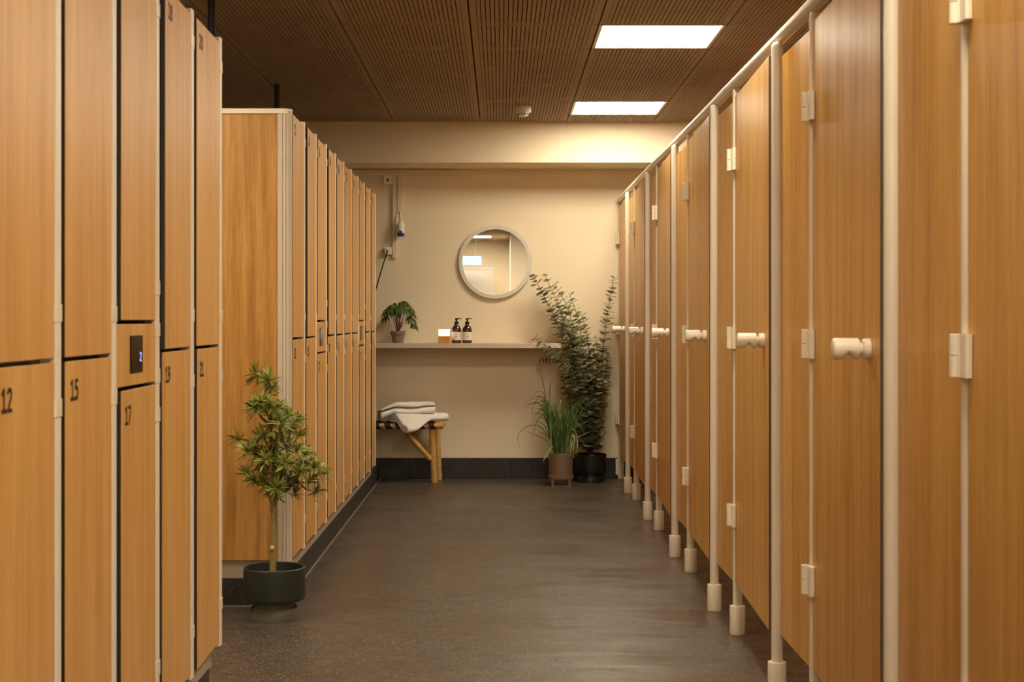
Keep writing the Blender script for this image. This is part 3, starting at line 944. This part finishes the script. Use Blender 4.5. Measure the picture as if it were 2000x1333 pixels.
def towel(name, path, width, thick, xf, label, nseg=26, sub=True, seed=1, crumple=.010):
    """a folded terry towel: centre line path (u, w) with thickness, extruded along v"""
    pts = []
    for i in range(len(path) - 1):
        a = Vector(path[i]); b = Vector(path[i + 1])
        k = max(1, int((b - a).length / .016))
        for j in range(k): pts.append(a.lerp(b, j / k))
    pts.append(Vector(path[-1]))
    n = len(pts); outl = []
    nor = []
    for i in range(n):
        a = pts[max(0, i - 1)]; b = pts[min(n - 1, i + 1)]
        tdir = (b - a).normalized(); nor.append(Vector((-tdir.y, tdir.x)))
    for i in range(n): outl.append(pts[i] + nor[i] * thick * .5)
    e = (pts[-1] - pts[-2]).normalized() * thick * .4; outl.append(pts[-1] + e)
    for i in reversed(range(n)): outl.append(pts[i] - nor[i] * thick * .5)
    e = (pts[0] - pts[1]).normalized() * thick * .4; outl.append(pts[0] + e)
    m_ = len(outl)
    mb = MB()
    for s in range(nseg + 1):
        v = -width / 2 + width * s / nseg
        pin = .75 + .25 * min(1, min(s, nseg - s) / 1.5)
        for q in outl:
            pnt = Vector((q.x, v, q.y))
            w = noise.noise(Vector((q.x * 9 + seed, v * 9, q.y * 14)))
            w2 = noise.noise(Vector((q.x * 30 + seed, v * 26, q.y * 60 + 5)))
            pnt.z += (w * crumple + w2 * .003) * max(0.0, min(1.0, (q.y - .004) / .03)) + .001
            pnt.x += noise.noise(Vector((v * 12, q.y * 20, seed + 3.0))) * .010
            mb.v.append(tuple(xf(pnt)))
    for s in range(nseg):
        for i in range(m_):
            j = (i + 1) % m_
            mb.quad((s * m_ + i, s * m_ + j, (s + 1) * m_ + j, (s + 1) * m_ + i), 0, True)
    mb.quad(tuple(reversed(range(m_)))); mb.quad(tuple(nseg * m_ + i for i in range(m_)))
    o = mb.build(name, M['towel'])
    sm = o.modifiers.new('sub', 'SUBSURF'); sm.levels = 1; sm.render_levels = 2
    return tag(o, label, 'towel', 'white towels on the bench')

SEAT = BZ + .0245
front_edge = BY0 - .018
def place(cx, cy, rz, z0, droop_amt):
    R = Matrix.Rotation(rz, 3, 'Z')
    def f(p):
        q = R @ Vector((p.x, p.y, 0)) + Vector((cx, cy, 0))
        z = z0 + p.z
        over = (front_edge - .006) - q.y
        if over > 0: 
            z -= min(.075, droop_amt * (over / .05) ** .8)
        return Vector((q.x, q.y, z))
    return f
def drape(f):
    def g(p):
        q = f(p)
        if q.x < -.750: q.z -= min(.050, (-.750 - q.x) * .46)      # the far end sags down onto the bench
        return q
    return g
fold2 = [(.11, .012), (-.10, .012), (-.118, .017), (-.125, .029), (-.118, .041), (-.10, .046), (.11, .045)]
towel('folded_towel', fold2, .36, .022, place(-.585, 10.447, math.radians(127), SEAT + .002, .055), 'white folded towel lying on the bench under the other towel', seed=2)
fold3 = [(.10, .011), (-.09, .011), (-.108, .016), (-.114, .025), (-.108, .034), (-.09, .037), (.09, .036), (.106, .042), (.112, .051), (.106, .060), (.09, .064), (-.11, .066)]
towel('folded_towel', fold3, .40, .019, drape(place(-.675, 10.495, math.radians(101), SEAT + .057, .02)), 'white crumpled towel folded on top of the other towel', seed=9, crumple=.022)

# ------------------------------------------------------------------ big potted plants
def footed_pot(t, r, h, pot_m, saucer_m, soil_z):
    mb = MB()
    zb = .36 * h
    mb.lathe([(r * .70, zb), (r * .94, zb + .001), (r * .98, zb + .006), (r * 1.0, zb + .016), (r, h - .003), (r - .003, h), (r - .008, h - .002), (r - .009, h - .03), (r - .010, soil_z - .01)],
             (0, 0, 0), 48, cap1=False)
    mb.build('pot', pot_m, t)
    mb = MB()
    mb.lathe([(r * .835, 0), (r * .84, .003), (r * .80, .030), (r * .755, .044), (r * .74, .046), (r * .66, .042), (r * .64, zb)], (0, 0, 0), 48)
    mb.build('saucer', saucer_m, t)
    mb = MB(); mb.lathe([(r - .0105, soil_z), (r * .5, soil_z + .004), (.004, soil_z + .006)], (0, 0, 0), 32, cap0=False); mb.build('soil', M['soil'], t)

# podocarpus tree by the lockers
D1 = 5.68
p = P(536, 1200, D1)
t = thing('potted_tree', (p.x, D1, 0), 'small tree with narrow leaves in a dark green pot beside the far lockers', 'potted plant')
footed_pot(t, .1185, .200, M['green_pot'], M['green_saucer'], .165)
org = Vector((p.x, D1, 0))
def L1p(px, py, dy=0.0):
    q = P(px, py, D1 + dy); return q - org
random.seed(5)
tr = MB()
trunk = [L1p(533, 1130), L1p(533, 1100), L1p(534, 1072), L1p(535, 1040), L1p(535, 1010), L1p(534, 990)]
tr.tube(trunk, [.0135, .0125, .0125, .0120, .0120, .0125], 12)
tr.lathe([(.001, -.021), (.006, -.020), (.009, -.015), (.011, 0)], tuple(L1p(532.5, 1070)), 12, 2, axis='y')
forks = [([L1p(534, 992), L1p(530, 965, -.01), L1p(528, 925, -.02), L1p(530, 880, -.01), L1p(528, 830, 0), L1p(524, 775, .01), L1p(517, 735, .0)], .0095),
         ([L1p(535, 992), L1p(541, 960, .02), L1p(552, 920, .03), L1p(562, 870, .02), L1p(570, 825, .0)], .008),
         ([L1p(535, 994), L1p(526, 970, .02), L1p(512, 945, .04), L1p(500, 900, .05), L1p(492, 870, .04)], .007),
         ([L1p(537, 985), L1p(550, 955, -.03), L1p(575, 935, -.04), L1p(600, 905, -.03), L1p(625, 915, -.02)], .006)]
for pts, r in forks:
    n = len(pts); tr.tube(pts, [r * (1 - .65 * i / (n - 1)) for i in range(n)], 8)
clusters = [(517, 738), (496, 733), (527, 742), (528, 758), (521, 768), (505, 795), (535, 792), (516, 782), (498, 800), (545, 800), (520, 808),
            (565, 812), (577, 822), (556, 825), (583, 850), (464, 858), (507, 855), (530, 835), (520, 850), (545, 848), (497, 872), (512, 880),
            (595, 888), (480, 924), (585, 880), (535, 880), (555, 875), (525, 900), (510, 905), (545, 900), (530, 918), (565, 905), (580, 915),
            (598, 905), (627, 925), (618, 912), (590, 922), (550, 925), (515, 928), (535, 938), (560, 940), (575, 935), (500, 890), (540, 862),
            (613, 962), (575, 965), (545, 955), (520, 950), (500, 940), (530, 965), (560, 958), (605, 940), (490, 880), (570, 840), (548, 815), (537, 895)]
lf = MB()
limbs = [q for pts, r in forks for q in pts[2:]]
for i, (px, py) in enumerate(clusters):
    edge = min(1.0, abs(px - 540) / 85)
    dy = U(-.11, .11) * (1 - .5 * edge)
    c = L1p(px, py, dy)
    c.x = (px - 978) / FPX * D1 - org.x
    near_l = min(limbs, key=lambda q: (q - c).length + max(0, q.z - c.z) * .7)
    mid = near_l.lerp(c, .55) + Vector((0, 0, -.012))
    tr.tube([near_l, mid, c], [.0034, .0028, .0018], 6, 1)
    out = (c - Vector((0, 0, c.z - .04))); axis = Vector((out.x * 2.2, out.y * 2.2, .12)) ; axis.normalize()
    axis = (axis + Vector((0, 0, .55))).normalized()
    s1 = axis.orthogonal().normalized(); s2 = axis.cross(s1)
    n = random.randint(28, 36)
    for k in range(n):
        a = k * 2.39996 + U(-.2, .2)
        el = math.radians(U(-18, 62)) if k < n - 4 else math.radians(U(50, 80))
        d = (s1 * math.cos(a) + s2 * math.sin(a)) * math.cos(el) + axis * math.sin(el)
        b = c + axis * (-.012 + .018 * k / n)
        L = U(.044, .068) * (1.0 if k < n - 4 else .75)
        lf.leaf(b, d, axis + Vector((U(-.2, .2), U(-.2, .2), U(-.2, .2))), L, U(.0064, .0092), curl=U(-.1, .7), seg=4)
tr.build('trunk', [M['bark'], M['twig'], M['knot']], t); lf.build('foliage', M['pod_leaf'], t)

# eucalyptus
D2 = 10.46
p = P(1153, 930, D2)
t = thing('potted_eucalyptus', (p.x, D2, 0), 'tall eucalyptus with round grey-green leaves in a black pot', 'potted plant')
footed_pot(t, .1145, .200, M['black_pot'], M['black_pot'], .165)
org2 = Vector((p.x, D2, 0))
def L2p(px, py, dy=0.0): return P(px, py, D2 + dy) - org2
def smooth(pts, n):
    """Catmull-Rom through pts"""
    q = [pts[0]] + list(pts) + [pts[-1]]; out = []
    for i in range(1, len(q) - 2):
        p0, p1, p2, p3 = q[i - 1], q[i], q[i + 1], q[i + 2]
        for k in range(n):
            u = k / n
            out.append(.5 * ((2 * p1) + (p2 - p0) * u + (2 * p0 - 5 * p1 + 4 * p2 - p3) * u * u + (3 * p1 - p0 - 3 * p2 + p3) * u ** 3))
    out.append(pts[-1]); return out
random.seed(11)
stems = [
    [(1152, 895, 0), (1140, 800, -.02), (1112, 700, -.02), (1078, 610, 0), (1038, 535, .02)],
    [(1150, 895, 0), (1146, 800, .02), (1125, 700, .04), (1098, 615, .05), (1062, 533, .05)],
    [(1154, 895, 0), (1152, 790, -.04), (1140, 690, -.05), (1128, 620, -.04), (1111, 572, -.03)],
    [(1156, 895, .02), (1166, 790, .03), (1176, 700, .02), (1184, 630, -.02), (1199, 540, -.06)],
    [(1150, 890, -.02), (1135, 790, -.06), (1100, 710, -.07), (1070, 680, -.07), (1044, 660, -.06)],
    [(1155, 890, 0), (1162, 800, -.05), (1168, 720, -.06), (1162, 655, -.06)],
    [(1152, 890, .02), (1136, 800, .05), (1112, 740, .06), (1090, 705, .06), (1052, 704, .05)],
    [(1154, 890, -.03), (1150, 800, -.09), (1138, 730, -.10), (1122, 660, -.09), (1108, 625, -.08)],
    [(1156, 890, .0), (1166, 820, .06), (1180, 750, .08), (1188, 690, .07)],
    [(1150, 890, .0), (1126, 820, .0), (1108, 770, -.02), (1096, 735, -.03)],
    [(1154, 890, -.04), (1146, 840, -.08), (1130, 780, -.10), (1116, 740, -.11)],
    [(1156, 890, -.04), (1164, 840, -.09), (1168, 780, -.11), (1172, 730, -.11)],
    [(1152, 890, 0), (1150, 840, -.05), (1150, 780, -.08), (1152, 720, -.09), (1146, 660, -.08)],
    [(1148, 890, .0), (1138, 850, -.03), (1124, 800, -.04), (1100, 752, -.05)],
    [(1150, 890, 0), (1142, 760, 0), (1112, 660, -.02), (1088, 590, -.03)],
    [(1150, 890, 0), (1134, 800, -.03), (1128, 740, -.04), (1120, 690, -.06)],
    [(1154, 890, 0), (1160, 820, -.02), (1160, 760, -.03), (1154, 700, -.02)],
    [(1152, 890, 0), (1144, 840, -.06), (1138, 800, -.09), (1136, 755, -.10)],
    [(1154, 890, 0), (1158, 840, -.06), (1160, 800, -.10), (1158, 760, -.11)],
    [(1153, 890, 0), (1158, 760, 0), (1150, 680, .0), (1136, 610, .0)],
    [(1153, 890, 0), (1150, 760, .06), (1130, 690, .07), (1108, 600, .08), (1080, 555, .08)],
]
st = MB(); lf = MB()
for s in stems:
    pts = smooth([L2p(a, b, c) for a, b, c in s], 14)
    n = len(pts)
    st.tube(pts, [.0032 * (1 - .75 * i / n) + .0006 for i in range(n)], 6)
    dist = 0.0; nxt = .06; par = U(0, 3.14)
    total = sum((pts[i + 1] - pts[i]).length for i in range(n - 1)); run = 0
    for i in range(n - 1):
        seg = pts[i + 1] - pts[i]; run += seg.length
        while run > nxt:
            tdir = seg.normalized(); u = nxt / total
            s1 = tdir.orthogonal().normalized(); s2 = tdir.cross(s1)
            par += 1.5708 + U(-.3, .3)
            sz = (.076 - .036 * u ** 1.8) * U(.85, 1.15)
            if u < .10: sz *= .8
            for sg in (0, math.pi):
                a = par + sg + U(-.2, .2)
                d = (s1 * math.cos(a) + s2 * math.sin(a)) * .9 + tdir * U(.1, .6)
                lf.leaf(pts[i] + (s1 * math.cos(a) + s2 * math.sin(a)) * .004, d, tdir + Vector((U(-.3, .3), U(-.3, .3), U(-.1, .3))), sz, sz * .92, curl=U(-.2, .5), fold=.1, seg=6, shape='round')
            nxt += (.027 - .003 * u) * U(.85, 1.15)
st.build('stems', M['twig'], t); lf.build('foliage', M['euca_leaf'], t)

# ornamental grass in a taupe pot on a stand
D3 = 10.21
p = P(1095.5, 940, D3)
t = thing('potted_grass_plant', (p.x, D3, 0), 'ornamental grass in a taupe pot on a legged stand, before the eucalyptus', 'potted plant')
org3 = Vector((p.x, D3, 0)); t['kind'] = 'thing'
r = .0835
mb = MB(); mb.lathe([(r - .004, .062), (r, .066), (r, .226), (r - .002, .228), (r - .005, .226), (r - .006, .205)], (0, 0, 0), 48, cap1=False); mb.build('pot', M['taupe_pot'], t)
mb = MB(); mb.lathe([(r - .007, .206), (.004, .212)], (0, 0, 0), 24, cap0=False); mb.build('soil', M['soil'], t)
mb = MB(); mb.lathe([(r + .0005, .052), (r + .005, .053), (r + .005, .076), (r + .0005, .077), (r + .0005, .052)], (0, 0, 0), 48, cap0=False, cap1=False)
mb.lathe([(r + .001, .054), (r + .001, .060)], (0, 0, 0), 48)
mb.build('stand_ring', M['taupe_pot'], t)
for sx in (-1, 1):
    for sy in (-1, 1):
        mb = MB(); mb.box(sx * .058 - .009, sx * .058 + .009, sy * .055 - .004, sy * .055 + .004, 0, .054)
        mb.build('leg', M['taupe_pot'], t)
mb = MB(); mb.box(-.049, .049, -.059, -.051, 0, .008); mb.box(-.049, .049, .051, .059, 0, .008); mb.build('stretcher', M['taupe_pot'], t)
random.seed(3)
gr = MB(); pale = MB()
def L3p(px, py, dy=0.0): return P(px, py, D3 + dy) - org3
def blade(mbx, pts, w):
    pts = smooth(pts, 8); n = len(pts); b = len(mbx.v)
    for i in range(n):
        tdir = (pts[min(n - 1, i + 1)] - pts[max(0, i - 1)]).normalized()
        side = tdir.cross(Vector((U(-.05, .05), 1, .15))).normalized()
        u = i / (n - 1); ww = w * (1 - u ** 2.5) * (.7 + .3 * min(1, 5 * u)) + .0004
        mid = Vector((0, -1, .2)) * ww * .12
        mbx.v += [tuple(pts[i] - side * ww * .5), tuple(pts[i] + mid), tuple(pts[i] + side * ww * .5)]
    for i in range(n - 1):
        q = b + 3 * i
        mbx.quad((q, q + 1, q + 4, q + 3), 0, True); mbx.quad((q + 1, q + 2, q + 5, q + 4), 0, True)
for i in range(150):
    a = U(0, 2 * math.pi); rr = U(0, .055)
    b = Vector((rr * math.cos(a), rr * math.sin(a), .205))
    lean = Vector((math.cos(a) * U(.15, .5) + U(-.12, .12), math.sin(a) * U(.1, .4), 0))
    h = U(.20, .44)
    p1 = b + Vector((0, 0, h * .5)) + lean * h * .22
    p2 = b + Vector((0, 0, h * .88)) + lean * h * .55
    drop = U(-.1, .55) if random.random() < .55 else -.12
    p3 = p2 + lean * h * .55 + Vector((0, 0, -drop * h * .5))
    blade(gr, [b, p1, p2, p3], U(.005, .009))
arcs = [[(1088, 890), (1062, 840), (1035, 832), (1012, 850), (1016, 880)], [(1084, 890), (1064, 800), (1054, 775), (1040, 800), (1041, 818)],
        [(1085, 890), (1064, 790), (1058, 775), (1036, 780), (1022, 800)], [(1086, 890), (1066, 860), (1045, 850), (1026, 842)],
        [(1086, 890), (1063, 760), (1055, 730), (1046, 715)], [(1100, 890), (1112, 830), (1128, 812), (1141, 830), (1143, 845)],
        [(1088, 890), (1070, 830), (1054, 815), (1043, 840), (1036, 862)], [(1105, 890), (1120, 840), (1135, 800), (1130, 780)],
        [(1086, 890), (1066, 800), (1062, 770), (1050, 765), (1044, 772)], [(1102, 890), (1108, 820), (1120, 815), (1136, 822), (1142, 838)]]
for s in arcs:
    dy = U(-.06, .03)
    blade(gr, [L3p(a, b, dy * k / 3) for k, (a, b) in enumerate(s)], .005)
gr.build('grass_blades', M['grass_leaf'], t)
for s, w in (([(1081, 874), (1076, 876), (1066, 892), (1060, 903)], .014), ([(1106, 890), (1112, 872), (1130, 855), (1157, 841)], .012),
             ([(1112, 880), (1118, 850), (1122, 860), (1119, 885)], .014), ([(1106, 890), (1110, 850), (1120, 838), (1128, 855)], .010),
             ([(1077, 890), (1074, 790), (1074, 760), (1077, 745)], .014), ([(1104, 890), (1114, 840), (1122, 822), (1138, 845)], .009),
             ([(1082, 890), (1066, 852), (1058, 846), (1050, 845)], .009), ([(1104, 890), (1108, 835), (1116, 815), (1130, 822)], .008),
             ([(1108, 888), (1122, 838), (1134, 830), (1142, 850)], .007), ([(1094, 890), (1090, 830), (1080, 800), (1070, 812)], .008), ([(1110, 885), (1124, 858), (1128, 868), (1126, 892)], .010), ([(1110, 885), (1117, 862), (1116, 875), (1113, 892)], .012)):
    dy = -.03 if s[0][1] > 880 else -.070
    blade(pale, [L3p(a, b, dy - .020 * k) for k, (a, b) in enumerate(s)], w)
pale.build('pale_blades', M['pale_leaf'], t)
